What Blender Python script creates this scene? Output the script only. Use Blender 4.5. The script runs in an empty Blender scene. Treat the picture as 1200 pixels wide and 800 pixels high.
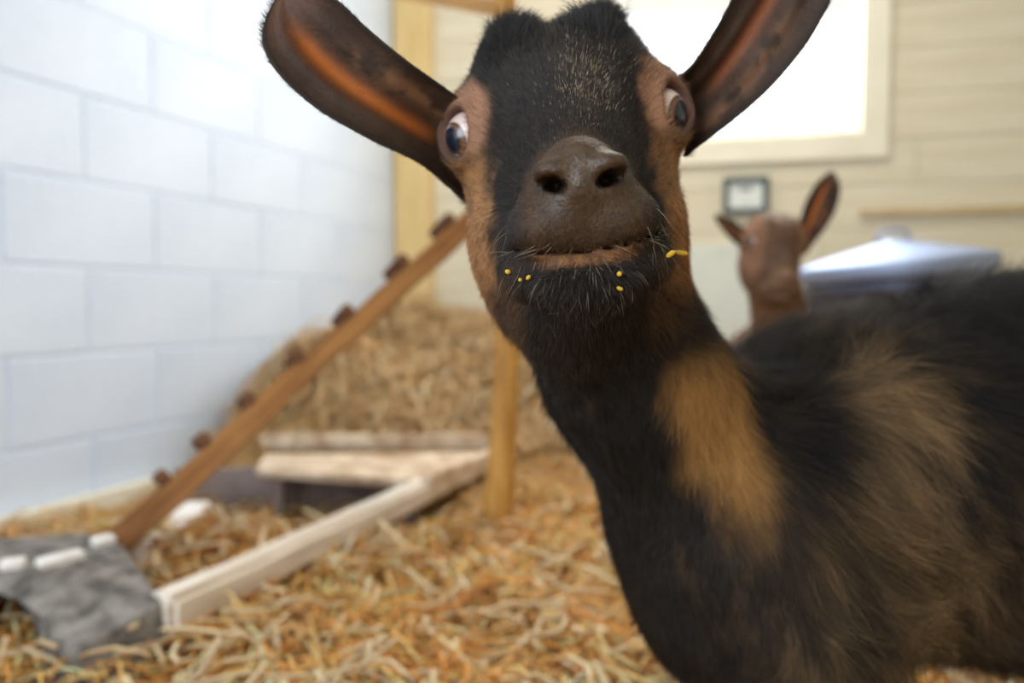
import bpy, bmesh, math
import numpy as np
from mathutils import Vector, Matrix
from mathutils.bvhtree import BVHTree

S = bpy.context.scene
COL = S.collection
R = math.radians

# ------------------------------------------------------------------ camera
FPX = 900.0
CAMZ = 0.5
PITCH = math.atan(45 / 900)
cam_data = bpy.data.cameras.new('camera')
cam = bpy.data.objects.new('camera', cam_data)
COL.objects.link(cam)
cam.location = (0, 0, CAMZ)
cam.rotation_euler = (math.pi / 2 - PITCH, 0, 0)
cam_data.sensor_width = 36
cam_data.lens = 27
cam_data.clip_start = 0.02
cam_data.dof.use_dof = True
cam_data.dof.focus_distance = 0.325
cam_data.dof.aperture_fstop = 4.8
S.camera = cam

# ------------------------------------------------------------------ world, lights, exposure
S.view_settings.view_transform = 'Standard'
S.view_settings.look = 'None'
S.view_settings.gamma = 1
S.view_settings.use_curve_mapping = False
S.view_settings.exposure = 0.0
w = bpy.data.worlds.new('world')
S.world = w
w.use_nodes = True
w.node_tree.nodes['Background'].inputs[0].default_value = (0.93, 0.97, 1.0, 1)
w.node_tree.nodes['Background'].inputs[1].default_value = 2.4


def area(name, loc, target, sx, sy, power, color):
    l = bpy.data.lights.new(name, 'AREA')
    l.shape = 'RECTANGLE'
    l.size, l.size_y, l.energy, l.color = sx, sy, power, color
    o = bpy.data.objects.new(name, l)
    COL.objects.link(o)
    o.location = loc
    o.rotation_euler = (Vector(target) - Vector(loc)).to_track_quat('-Z', 'Y').to_euler()
    return o


LEFT_YAW, BACK_YAW = R(22), R(14)
LD = Vector((math.sin(LEFT_YAW), math.cos(LEFT_YAW), 0))      # along the left wall, away from the camera
LN = Vector((math.cos(LEFT_YAW), -math.sin(LEFT_YAW), 0))     # its normal, into the room
LP = Vector((-1.07, 1.6, 0))
BD = Vector((math.cos(BACK_YAW), -math.sin(BACK_YAW), 0))     # along the back wall, to the right
BN = Vector((-math.sin(BACK_YAW), -math.cos(BACK_YAW), 0))    # its normal, into the room
CORNER = LP + LD * 1.63
ROOM_H = 2.3

win_c = CORNER + BD * 1.29 + Vector((0, 0, 1.5)) - BN * 0.10
area('window_daylight', win_c, win_c + BN * 1.0 + Vector((0, 0, -.35)), 0.84, 0.9, 42, (0.90, 0.96, 1.0))
area('doorway_daylight', (-1.0, -1.25, 1.25), (0.1, 0.9, 0.55), 1.3, 1.7, 30, (0.66, 0.82, 1.0))
area('overhead_fill', (0.40, 1.85, 2.22), (0.05, 1.75, 0.0), 0.7, 0.5, 20, (1.0, 0.93, 0.82))  # added fill with no visible fixture, hung to brighten the straw


def P(px, py, Y):
    """photograph pixel (1200x800 frame) at world depth Y -> world point"""
    dx, dy = (px - 600) / FPX, (400 - py) / FPX
    c, s = math.cos(PITCH), math.sin(PITCH)
    d = Vector((dx, c + dy * s, -s + dy * c))
    return Vector((0, 0, CAMZ)) + d * (Y / d.y)


# ------------------------------------------------------------------ numpy noise
def _hash(ix, iy, iz, seed):
    h = (ix.astype(np.int64) * 374761393 + iy.astype(np.int64) * 668265263 + iz.astype(np.int64) * 2147483647 + seed * 974634777) & 0xffffffff
    h = ((h ^ (h >> 13)) * 1274126177) & 0xffffffff
    h = (h ^ (h >> 16)) & 0xffff
    return h / 65535.0


def vnoise(p, scale, seed=0):
    q = np.asarray(p) * scale
    i = np.floor(q)
    f = q - i
    f = f * f * (3 - 2 * f)
    i = i.astype(np.int64)
    out = 0
    for a in (0, 1):
        for b in (0, 1):
            for c in (0, 1):
                wgt = (f[:, 0] if a else 1 - f[:, 0]) * (f[:, 1] if b else 1 - f[:, 1]) * (f[:, 2] if c else 1 - f[:, 2])
                out = out + wgt * _hash(i[:, 0] + a, i[:, 1] + b, i[:, 2] + c, seed)
    return out


def fbm(p, scale, seed=0, n=3):
    t, a, s = 0, 0.5, 0
    for k in range(n):
        t = t + a * vnoise(p, scale * 2 ** k, seed + k)
        s += a
        a *= .5
    return t / s


def sstep(a, b, x):
    t = np.clip((x - a) / (b - a), 0, 1)
    return t * t * (3 - 2 * t)


# ------------------------------------------------------------------ materials
def mat(name, rough=0.8, color=None, attr=None, spec=0.4):
    m = bpy.data.materials.new(name)
    m.use_nodes = True
    n = m.node_tree.nodes
    b = n['Principled BSDF']
    b.inputs['Roughness'].default_value = rough
    b.inputs['Specular IOR Level'].default_value = spec
    if color is not None:
        b.inputs['Base Color'].default_value = (*color, 1)
    if attr:
        a = n.new('ShaderNodeAttribute')
        a.attribute_name = attr
        m.node_tree.links.new(a.outputs['Color'], b.inputs['Base Color'])
    return m, n, m.node_tree.links, b


def noisy(name, c1, c2, scale, rough=.8, bump=0.0, stretch=(1, 1, 1), detail=5, lo=.35, hi=.65, coord='Object', spec=.35, bscale=None):
    m, n, L, b = mat(name, rough, spec=spec)
    tc = n.new('ShaderNodeTexCoord')
    mp = n.new('ShaderNodeMapping')
    mp.inputs['Scale'].default_value = stretch
    ns = n.new('ShaderNodeTexNoise')
    ns.inputs['Scale'].default_value = scale
    ns.inputs['Detail'].default_value = detail
    cr = n.new('ShaderNodeValToRGB')
    cr.color_ramp.elements[0].position = lo
    cr.color_ramp.elements[1].position = hi
    cr.color_ramp.elements[0].color = (*c1, 1)
    cr.color_ramp.elements[1].color = (*c2, 1)
    L.new(tc.outputs[coord], mp.inputs[0])
    L.new(mp.outputs[0], ns.inputs['Vector'])
    L.new(ns.outputs['Fac'], cr.inputs[0])
    L.new(cr.outputs[0], b.inputs['Base Color'])
    if bump:
        bp = n.new('ShaderNodeBump')
        bp.inputs['Strength'].default_value = bump
        bp.inputs['Distance'].default_value = .004
        if bscale:
            n2 = n.new('ShaderNodeTexNoise')
            n2.inputs['Scale'].default_value = bscale
            n2.inputs['Detail'].default_value = 6
            L.new(tc.outputs[coord], n2.inputs['Vector'])
            L.new(n2.outputs['Fac'], bp.inputs['Height'])
        else:
            L.new(ns.outputs['Fac'], bp.inputs['Height'])
        L.new(bp.outputs[0], b.inputs['Normal'])
    return m


M_block = noisy('painted_block', (.62, .70, .84), (.70, .78, .91), 3.0, .55, .5, bscale=60)
M_mortar = noisy('painted_mortar', (.62, .70, .84), (.68, .76, .90), 8.0, .7)
M_cream = noisy('cream_board_paint', (.66, .58, .41), (.73, .66, .50), 5, .6, .15, (0.4, 1, 6))
M_seam = noisy('board_backing', (.62, .52, .34), (.68, .58, .40), 9, .8)
M_trim = noisy('window_trim_paint', (.80, .74, .58), (.86, .80, .64), 6, .5, .1)
M_gold = noisy('corner_timber', (.66, .47, .19), (.76, .57, .28), 9, .6, .2, (3, 3, .4))
M_batten = noisy('batten_wood', (.52, .38, .20), (.62, .48, .28), 20, .7, .2, (.3, 1, 3))
M_pole = noisy('golden_post_wood', (.42, .19, .035), (.60, .31, .07), 14, .55, .3, (3, 3, .5))
M_ramp = noisy('brown_plank', (.22, .085, .022), (.44, .20, .06), 12, .65, .4, (4, 4, .5))
M_cleat = noisy('dark_cleat', (.09, .035, .018), (.20, .085, .035), 30, .7, .3)
M_pale = noisy('pale_weathered_wood', (.62, .50, .38), (.86, .77, .66), 12, .6, .3, (5, 5, .5))
M_deck = noisy('deck_wood', (.42, .27, .16), (.76, .62, .46), 9, .65, .3, (2, 2, 2))
M_dark = noisy('dark_panel_wood', (.16, .12, .11), (.27, .21, .19), 9, .7, .3)
M_conc = noisy('rough_concrete', (.10, .088, .078), (.31, .28, .245), 38, .95, 1.0, detail=9, bscale=150)
M_white = noisy('white_painted_wood', (.78, .72, .66), (.92, .88, .84), 25, .6, .2)
M_dirt = noisy('earth_floor', (.14, .075, .03), (.26, .15, .06), 12, .95, .4)
M_ceil = noisy('ceiling_paint', (.70, .68, .62), (.78, .76, .70), 6, .8)
M_bin = noisy('pale_green_grey_board', (.66, .68, .60), (.74, .76, .68), 4, .6)
M_frame = noisy('dark_green_grey_plastic', (.06, .085, .08), (.10, .12, .115), 20, .4)
M_face = noisy('white_dial_face', (.72, .75, .68), (.78, .80, .73), 9, .5)
M_mark = noisy('grey_print', (.22, .24, .23), (.28, .30, .29), 9, .6)
M_galv, _n, _l, _b = mat('galvanised_steel', .62, (.34, .40, .55))
_b.inputs['Metallic'].default_value = 1.0
M_galvd, _n, _l, _b = mat('dark_steel_side', .42, (.13, .14, .19))
_b.inputs['Metallic'].default_value = .8
M_feed, _n, _l, _b = mat('yellow_feed', .5, (.90, .48, .03))
_b.inputs['Subsurface Weight'].default_value = .2
M_glass = bpy.data.materials.new('window_glass')
M_glass.use_nodes = True
_nt = M_glass.node_tree
_nt.nodes.clear()
_o = _nt.nodes.new('ShaderNodeOutputMaterial')
_t = _nt.nodes.new('ShaderNodeBsdfTransparent')
_g = _nt.nodes.new('ShaderNodeBsdfGlossy')
_g.inputs['Roughness'].default_value = .02
_m = _nt.nodes.new('ShaderNodeMixShader')
_m.inputs[0].default_value = .05
_nt.links.new(_t.outputs[0], _m.inputs[1])
_nt.links.new(_g.outputs[0], _m.inputs[2])
_nt.links.new(_m.outputs[0], _o.inputs[0])

M_straw, _n, _l, _b = mat('straw', .5, attr='Col', spec=.4)
_tr = _n.new('ShaderNodeBsdfTranslucent')
_at = [x for x in _n if x.type == 'ATTRIBUTE'][0]
_mx = _n.new('ShaderNodeMixShader')
_mx.inputs[0].default_value = .25
_out = [x for x in _n if x.type == 'OUTPUT_MATERIAL'][0]
_l.new(_at.outputs['Color'], _tr.inputs['Color'])
_l.new(_b.outputs[0], _mx.inputs[1])
_l.new(_tr.outputs[0], _mx.inputs[2])
_l.new(_mx.outputs[0], _out.inputs[0])


def skin_material(name, gloss_attr=True, translucent=0.0):
    m, n, L, b = mat(name, .6, attr='Col', spec=.35)
    if gloss_attr:
        a = n.new('ShaderNodeAttribute')
        a.attribute_name = 'wet'
        mr = n.new('ShaderNodeMapRange')
        mr.inputs['To Min'].default_value = .75
        mr.inputs['To Max'].default_value = .26
        L.new(a.outputs['Fac'], mr.inputs['Value'])
        L.new(mr.outputs[0], b.inputs['Roughness'])
    tc = n.new('ShaderNodeTexCoord')
    v = n.new('ShaderNodeTexNoise')
    v.inputs['Scale'].default_value = 700
    v.inputs['Detail'].default_value = 3
    bp = n.new('ShaderNodeBump')
    bp.inputs['Strength'].default_value = .6
    bp.inputs['Distance'].default_value = .0007
    L.new(tc.outputs['Object'], v.inputs['Vector'])
    L.new(v.outputs['Fac'], bp.inputs['Height'])
    L.new(bp.outputs[0], b.inputs['Normal'])
    if translucent:
        tr = n.new('ShaderNodeBsdfTranslucent')
        hs = n.new('ShaderNodeHueSaturation')
        hs.inputs['Saturation'].default_value = 1.25
        hs.inputs['Value'].default_value = 2.2
        at = [x for x in n if x.type == 'ATTRIBUTE' and x.attribute_name == 'Col'][0]
        mx = n.new('ShaderNodeMixShader')
        mx.inputs[0].default_value = translucent
        out = [x for x in n if x.type == 'OUTPUT_MATERIAL'][0]
        L.new(at.outputs['Color'], hs.inputs['Color'])
        L.new(hs.outputs[0], tr.inputs['Color'])
        L.new(b.outputs[0], mx.inputs[1])
        L.new(tr.outputs[0], mx.inputs[2])
        L.new(mx.outputs[0], out.inputs[0])
    return m


M_skin = skin_material('goat_skin')
M_earskin = skin_material('goat_ear_skin', False, .35)
M_fur, _n, _l, _b = mat('goat_fur', .5, attr='Col', spec=.22)
M_eye, _n, _l, _b = mat('goat_eyeball', .25, attr='Col', spec=.5)
_b.inputs['Coat Weight'].default_value = 1.0
_b.inputs['Coat Roughness'].default_value = .02
_b.inputs['Coat IOR'].default_value = 1.45


# ------------------------------------------------------------------ object helpers
def link(name, me, m, parent=None):
    o = bpy.data.objects.new(name, me)
    COL.objects.link(o)
    if m is not None:
        me.materials.append(m)
    if parent is not None:
        o.parent = parent
    return o


def empty(name, loc=(0, 0, 0), rot=(0, 0, 0)):
    o = bpy.data.objects.new(name, None)
    o.empty_display_size = .05
    COL.objects.link(o)
    o.location = loc
    o.rotation_euler = rot
    return o


def tag(o, label, cat, group=None, kind=None):
    o['label'] = label
    o['category'] = cat
    if group:
        o['group'] = group
    if kind:
        o['kind'] = kind
    return o


def struct(o):
    o['kind'] = 'structure'
    return o


def box_mesh(name, sx, sy, sz, bev=0.0, seg=2, origin=(0, 0, 0)):
    """box centred on origin, bevelled"""
    bm = bmesh.new()
    bmesh.ops.create_cube(bm, size=1)
    bmesh.ops.scale(bm, vec=(sx, sy, sz), verts=bm.verts)
    bmesh.ops.translate(bm, vec=origin, verts=bm.verts)
    if bev:
        bmesh.ops.bevel(bm, geom=bm.edges[:], offset=bev, segments=seg, affect='EDGES', profile=.6)
    me = bpy.data.meshes.new(name)
    bm.to_mesh(me)
    bm.free()
    return me


def frame_matrix(o, x, y, z):
    m = Matrix((x, y, z)).transposed().to_4x4()
    m.translation = o
    return m


def beam(name, a, b, wdt, thk, m, parent=None, up=(0, 0, 1), bev=.004, wob=0.0):
    """squared timber from a to b; wdt across, thk along up; subdivided and a little uneven"""
    a, b, up = Vector(a), Vector(b), Vector(up)
    z = (b - a)
    ln = z.length
    z = z / ln
    x = up.cross(z).normalized()
    y = z.cross(x)
    bm = bmesh.new()
    bmesh.ops.create_cube(bm, size=1)
    bmesh.ops.scale(bm, vec=(wdt, thk, ln), verts=bm.verts)
    bmesh.ops.bevel(bm, geom=bm.edges[:], offset=bev, segments=2, affect='EDGES')
    if wob:
        long = [e for e in bm.edges if e.calc_length() > ln * .8]
        bmesh.ops.subdivide_edges(bm, edges=long, cuts=12, use_grid_fill=True)
        co = np.array([v.co[:] for v in bm.verts])
        co2 = co + np.array([z.x * 9 + a.x * 31, a.y * 17, 3])
        for v, n1, n2 in zip(bm.verts, vnoise(co2, 14, 5) - .5, vnoise(co2, 11, 9) - .5):
            v.co.x += n1 * wob
            v.co.y += n2 * wob
    me = bpy.data.meshes.new(name)
    bm.to_mesh(me)
    bm.free()
    o = link(name, me, m, parent)
    o.matrix_world = frame_matrix((a + b) / 2, x, y, z)
    return o


def pole_mesh(name, pts, radii, seg=20, sub=8, wob=.0):
    """round, slightly crooked pole through points (world)"""
    pts = [Vector(p) for p in pts]
    path, rad = [], []
    for i in range(len(pts) - 1):
        for k in range(sub):
            t = k / sub
            path.append(pts[i].lerp(pts[i + 1], t))
            rad.append(radii[i] * (1 - t) + radii[i + 1] * t)
    path.append(pts[-1])
    rad.append(radii[-1])
    n = len(path)
    vs, fs = [], []
    rng = np.random.default_rng(3)
    ref = Vector((.13, .97, .2))
    for i in range(n):
        d = (path[min(i + 1, n - 1)] - path[max(i - 1, 0)]).normalized()
        x = ref.cross(d).normalized()
        y = d.cross(x)
        for s in range(seg):
            a = 2 * math.pi * s / seg
            r = rad[i] * (1 + wob * math.sin(2 * a + i * .35) * .5 + wob * (rng.random() - .5) * .4)
            vs.append(path[i] + x * math.cos(a) * r + y * math.sin(a) * r)
    for i in range(n - 1):
        for s in range(seg):
            fs.append((i * seg + s, i * seg + (s + 1) % seg, (i + 1) * seg + (s + 1) % seg, (i + 1) * seg + s))
    fs.append(tuple(range(seg))[::-1])
    fs.append(tuple((n - 1) * seg + s for s in range(seg)))
    me = bpy.data.meshes.new(name)
    me.from_pydata(vs, [], fs)
    for p in me.polygons[:-2]:
        p.use_smooth = True
    return me


def lathe(name, prof, seg=48, smooth=True):
    vs, fs = [], []
    n = len(prof)
    for r, z in prof:
        for s in range(seg):
            a = 2 * math.pi * s / seg
            vs.append((r * math.cos(a), r * math.sin(a), z))
    for i in range(n - 1):
        for s in range(seg):
            fs.append((i * seg + s, i * seg + (s + 1) % seg, (i + 1) * seg + (s + 1) % seg, (i + 1) * seg + s))
    me = bpy.data.meshes.new(name)
    me.from_pydata(vs, [], fs)
    if smooth:
        me.polygons.foreach_set('use_smooth', [True] * len(fs))
    return me


def set_col(me, cols, name='Col', domain='POINT'):
    a = me.attributes.new(name, 'FLOAT_COLOR', domain)
    c = np.ones((len(cols), 4), np.float32)
    c[:, :3] = cols
    a.data.foreach_set('color', c.ravel())


# ================================================================== THE SETTING
fl = link('floor', box_mesh('floor', 7.0, 7.0, .05, origin=(0, 1.4, -.025)), M_dirt)
struct(fl)
cl = link('ceiling', box_mesh('ceiling', 7.0, 7.0, .05, origin=(0, 1.4, ROOM_H + .025)), M_ceil)
struct(cl)

# left wall: painted concrete blocks, each one built, joints recessed
LSTART = -3.2            # metres along the wall from LP (negative is behind the camera)
LEN = 1.63
wl = link('wall_left', box_mesh('wall_left', LEN - LSTART, .14, ROOM_H), M_mortar)
cx = (LSTART + LEN) / 2
wl.matrix_world = frame_matrix(LP + LD * cx - LN * .078 + Vector((0, 0, ROOM_H / 2)), LD, -LN, Vector((0, 0, 1)))
struct(wl)
blk = box_mesh('concrete_block', .391, .16, .192, .0035, 2)
blk.materials.append(M_block)
wl_inv = wl.matrix_world.inverted()
rng = np.random.default_rng(11)
off0 = 0.015
for row in range(11):
    z = .095 + row * .2 - .012
    s = LSTART + (.0 if row % 2 else .2) + off0
    while s < LEN - .39:
        if s > -1.9:
            o = bpy.data.objects.new('concrete_block', blk)
            COL.objects.link(o)
            o.parent = wl
            wp = LP + LD * (s + .2) - LN * (.0858 - .0012 * rng.random()) + Vector((0, 0, z))
            o.matrix_local = wl_inv @ frame_matrix(wp, LD, -LN, Vector((0, 0, 1)))
        s += .4
    rest = LEN - s - .006
    if rest > .04:
        o = link('concrete_block', box_mesh('end_block', rest, .16, .191, .006, 2), M_block, wl)
        wp = LP + LD * (s + .003 + rest / 2) - LN * .0856 + Vector((0, 0, z))
        o.matrix_local = wl_inv @ frame_matrix(wp, LD, -LN, Vector((0, 0, 1)))

# rear and right walls (out of view) close the room; the doorway is a gap behind the camera on the left
rear_y = -1.45
wr = link('wall_right', box_mesh('wall_right', .1, 5.2, ROOM_H, origin=(2.35, .95, ROOM_H / 2)), M_cream)
struct(wr)
wb = link('wall_rear', box_mesh('wall_rear', 2.6, .1, ROOM_H, origin=(1.15, rear_y, ROOM_H / 2)), M_cream)
struct(wb)

# back wall: cream boards on a backing, with the window opening
WS0, WS1, WZ0, WZ1 = .86, 1.72, 1.085, 1.98
BL = 3.05


def back_box(name, s0, s1, z0, z1, d0, d1, m, parent=None, bev=0.0):
    me = box_mesh(name, s1 - s0, d1 - d0, z1 - z0, bev)
    o = link(name, me, m)
    mw = frame_matrix(CORNER + BD * (s0 + s1) / 2 + BN * (d0 + d1) / 2 + Vector((0, 0, (z0 + z1) / 2)), BD, -BN, Vector((0, 0, 1)))
    if parent is not None:
        o.parent = parent
        o.matrix_local = parent.matrix_world.inverted() @ mw
    else:
        o.matrix_world = mw
    return o


wbk = back_box('wall_back', -.2, BL, 0, WZ0, -.16, -.022, M_seam)
struct(wbk)
bpy.context.view_layer.update()
for a in ((-.2, WS0, WZ0, WZ1), (WS1, BL, WZ0, WZ1), (-.2, BL, WZ1, ROOM_H)):
    o = back_box('wall_core', *a, -.16, -.022, M_seam, wbk)
pitch = .152
z = .0
k = 0
while z < ROOM_H - .02:
    z1 = min(z + pitch, ROOM_H)
    segs = []
    if z1 <= WZ0 + .03 or z >= WZ1 - .03:
        cuts = [(-.0, .62 + .5 * (k % 2)), (.62 + .5 * (k % 2), 1.9 - .3 * (k % 3)), (1.9 - .3 * (k % 3), BL)]
    else:
        cuts = [(0, WS0 - .005), (WS1 + .005, BL)]
    for s0, s1 in cuts:
        back_box('wall_plank', s0 + .0006, s1 - .0006, z + .0008, z1 - .0008, -.022, -.001 * ((k * 7 + int(s0 * 10)) % 3), M_cream, wbk, .0016)
    z = z1
    k += 1
# window: lining, casing, sash, glass
win = back_box('window_1', WS0, WS1, WZ0 - .004, WZ0 + .022, -.14, -.002, M_trim, None, .003)
struct(win)
bpy.context.view_layer.update()
back_box('window_lining', WS0, WS0 + .02, WZ0 + .022, WZ1 - .02, -.14, -.002, M_trim, win, .002)
back_box('window_lining', WS1 - .02, WS1, WZ0 + .022, WZ1 - .02, -.14, -.002, M_trim, win, .002)
back_box('window_lining', WS0, WS1, WZ1 - .02, WZ1, -.14, -.002, M_trim, win, .002)
for (a, b, c, d) in ((WS0 - .085, WS0 + .004, WZ0 - .085, WZ1 + .08), (WS1 - .004, WS1 + .085, WZ0 - .085, WZ1 + .08)):
    back_box('window_casing', a, b, c, d, .0, .022, M_trim, win, .004)
back_box('window_casing', WS0 + .004, WS1 - .004, WZ0 - .085, WZ0 + .004, .0, .022, M_trim, win, .004)
back_box('window_casing', WS0 + .004, WS1 - .004, WZ1 - .004, WZ1 + .08, .0, .022, M_trim, win, .004)
back_box('window_pane', WS0 + .02, WS1 - .02, WZ0 + .022, WZ1 - .02, -.092, -.088, M_glass, win)
# corner timber and the batten
t1 = back_box('trim_1', .0, .155, 0, ROOM_H, .0, .035, M_gold, None, .004)
struct(t1)
t2 = back_box('trim_2', 1.72, BL, .80, .826, .001, .020, M_batten, None, .003)
struct(t2)
bb = link('baseboard_left', box_mesh('baseboard_left', 3.2, .03, .055, .004), M_trim)
bb.matrix_world = frame_matrix(LP + LD * .02 + LN * .016 + Vector((0, 0, .0275)), LD, -LN, Vector((0, 0, 1)))
struct(bb)

# ================================================================== STRAW
def hfun(x, y):
    """height of the bedding"""
    x = np.asarray(x, float)
    y = np.asarray(y, float)
    p = np.stack([x, y, x * 0], -1).reshape(-1, 3)
    n1 = fbm(p, 3.0, 21).reshape(x.shape)
    n2 = fbm(p, 11.0, 31).reshape(x.shape)
    h = .018 + .035 * n1 + .03 * n2
    # bank against the back wall
    bank = sstep(1.95, 2.85, y + .25 * (x - .0) * (x < .6) * .6)
    h = h + bank * (.37 + .05 * (n1 - .5)) * (1 - .55 * sstep(.1, .75, x)) + bank * .05 * (n2 - .5)
    # heap over the left of the pallet and against the wall
    h = h + .27 * np.exp(-(((x + .56) / .26) ** 2 + ((y - 2.22) / .19) ** 2))
    # small heap below the ramp foot, hollow under the pole's far end
    wd = (x - LP.x) * LN.x + (y - LP.y) * LN.y
    h = h * (1 - .75 * sstep(.22, .06, wd) * sstep(2.2, 1.9, y))
    h = h + .045 * np.exp(-(((x + .50) / .16) ** 2 + ((y - 1.33) / .15) ** 2))
    h = h - .16 * np.exp(-(((x + .44) / .30) ** 2 + ((y - 1.66) / .19) ** 2))
    return np.clip(h, .006, None)


def hz(x, y):
    return float(hfun(np.array([x]), np.array([y]))[0])


def straw_cols(n, rng, p=None):
    pal = np.array([(.62, .36, .10), (.72, .46, .15), (.80, .58, .26), (.86, .70, .42), (.50, .24, .05), (.66, .34, .07), (.90, .80, .62), (.34, .20, .08)])
    i = rng.choice(len(pal), n, p=[.18, .20, .19, .12, .10, .12, .05, .04])
    return np.minimum(pal[i] * np.array((1.12, 1.04, .95)), .95) * rng.uniform(.8, 1.15, (n, 1))


def straw_field(name, n, xr, yr, seed, weight=None, lmin=.05, lmax=.17, wmin=.0012, wmax=.0028, lift=.03, parent=None, hf=hfun, tint=1.0, inside=None, pale=0.0):
    rng = np.random.default_rng(seed)
    x = rng.uniform(*xr, n * 3)
    y = rng.uniform(*yr, n * 3)
    if weight is not None:
        keep = rng.random(n * 3) < weight(x, y)
        x, y = x[keep], y[keep]
    if inside is not None:
        keep = inside(x, y)
        x, y = x[keep], y[keep]
    x, y = x[:n], y[:n]
    n = len(x)
    L = rng.uniform(lmin, lmax, n) * rng.uniform(.5, 1, n)
    W = rng.uniform(wmin, wmax, n)
    yaw = rng.uniform(0, 2 * np.pi, n)
    pit = rng.normal(0, .22, n)
    curv = rng.normal(0, 1, n) * .25
    SEG = 4
    V = np.zeros((n, SEG, 3, 3))
    for s in range(SEG):
        t = s / (SEG - 1) - .5
        a = yaw + curv * t * 2
        px = x + np.cos(a) * L * t
        py = y + np.sin(a) * L * t
        base = hf(px, py)
        pz = base * .55 + hf(x, y) * .45 + rng.uniform(0, lift, n) * .25 + np.sin(pit) * L * t
        if s == 0:
            up = rng.uniform(-.2, 1, n) * lift
            bow = rng.normal(0, .02, n) * L / .1
        pz = pz + up + bow * (1 - (2 * t) ** 2) * .5
        pz = np.maximum(pz, .004)
        c = np.stack([px, py, pz], -1)
        d = np.stack([np.cos(a), np.sin(a), pit], -1)
        sx = np.stack([-np.sin(a), np.cos(a), a * 0], -1)
        uz = np.stack([-pit * np.cos(a), -pit * np.sin(a), a * 0 + 1], -1)
        for k in range(3):
            an = 2 * np.pi * k / 3 + .5
            V[:, s, k] = c + sx * (np.cos(an) * W)[:, None] + uz * (np.sin(an) * W * .6)[:, None]
    V = V.reshape(-1, 3)
    base = (np.arange(n) * SEG * 3)[:, None]
    F = []
    for s in range(SEG - 1):
        for k in range(3):
            k2 = (k + 1) % 3
            F.append([s * 3 + k, s * 3 + k2, (s + 1) * 3 + k2, (s + 1) * 3 + k])
    F = (base[:, None, :] + np.array(F)[None]).reshape(-1, 4)
    cols = np.repeat(np.minimum(straw_cols(n, rng) * tint * (1 - pale) + np.array((.84, .70, .46)) * pale, .95), SEG * 3, axis=0)
    return V, F, cols


def np_mesh(name, V, F, cols=None, smooth=False):
    me = bpy.data.meshes.new(name)
    me.vertices.add(len(V))
    me.vertices.foreach_set('co', np.asarray(V, np.float32).ravel())
    k = F.shape[1]
    me.loops.add(F.size)
    me.loops.foreach_set('vertex_index', F.astype(np.int32).ravel())
    me.polygons.add(len(F))
    me.polygons.foreach_set('loop_start', np.arange(0, F.size, k, dtype=np.int32))
    me.polygons.foreach_set('loop_total', np.full(len(F), k, np.int32))
    me.update(calc_edges=True)
    if smooth:
        me.polygons.foreach_set('use_smooth', np.ones(len(F), bool))
    if cols is not None:
        set_col(me, cols)
    return me


def in_room(x, y):
    dl = (x - LP.x) * LN.x + (y - LP.y) * LN.y
    db = (x - CORNER.x) * BN.x + (y - CORNER.y) * BN.y
    hollow = np.exp(-(((x + .44) / .30) ** 2 + ((y - 1.67) / .17) ** 2)) > .35
    return (dl > .05) & (db > .06) & ~(hollow & (np.sin(x * 977 + y * 1331) > -.75))


# continuous bed surface
gx = np.linspace(-1.6, 2.2, 150)
gy = np.linspace(-.2, 3.25, 150)
GX, GY = np.meshgrid(gx, gy)
dl = (GX - LP.x) * LN.x + (GY - LP.y) * LN.y
sh = np.clip(.035 - dl, 0, 3)
GXc = GX + sh * LN.x
GYc = GY + sh * LN.y
db = (GXc - CORNER.x) * BN.x + (GYc - CORNER.y) * BN.y
sh = np.clip(.04 - db, 0, 3)
GXc = GXc + sh * BN.x
GYc = GYc + sh * BN.y
GZ = hfun(GXc, GYc)
V0 = np.stack([GXc, GYc, GZ], -1).reshape(-1, 3)
ii = np.arange(150 * 150).reshape(150, 150)
F0 = np.stack([ii[:-1, :-1], ii[:-1, 1:], ii[1:, 1:], ii[1:, :-1]], -1).reshape(-1, 4)
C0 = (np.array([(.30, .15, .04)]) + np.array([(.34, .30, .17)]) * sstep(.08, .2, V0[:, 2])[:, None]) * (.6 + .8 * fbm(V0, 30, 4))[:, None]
near = lambda x, y: np.clip(1.5 / (.4 + y) ** 1.2, .1, 1)
Vs, Fs, Cs = [V0], [F0], [C0]
for (n, xr, yr, seed, kw) in (
        (9000, (-1.0, .5), (.72, 1.7), 1, dict(lmax=.15, wmax=.0026, lift=.035, tint=np.array((1.3, 1.12, .85)), pale=.05)),
        (5500, (-.9, .7), (1.6, 2.3), 2, dict(lmax=.17, wmax=.003, lift=.03, tint=1.1, pale=.18)),
        (8000, (-.9, 1.0), (2.05, 3.1), 3, dict(lmax=.20, wmin=.002, wmax=.0045, lift=.06)),
        (9000, (-.1, 1.9), (.1, 2.3), 4, dict(lift=.03, tint=1.2, pale=.1)),
        (800, (-1.0, .5), (.72, 1.6), 5, dict(lmin=.05, lmax=.16, wmin=.003, wmax=.0055, lift=.055, tint=1.05, pale=.7))):
    if seed == 3:
        kw['tint'] = 1.15
        kw['pale'] = .5
    V, F, C = straw_field('s', n, xr, yr, seed, inside=in_room, **kw)
    off = sum(len(v) for v in Vs)
    Vs.append(V)
    Fs.append(F + off)
    Cs.append(C)
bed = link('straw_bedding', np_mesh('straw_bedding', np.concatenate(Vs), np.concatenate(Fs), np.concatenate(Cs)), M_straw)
tag(bed, 'loose golden straw covering the pen floor and banked up against the back wall', 'straw', kind='stuff')

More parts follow.
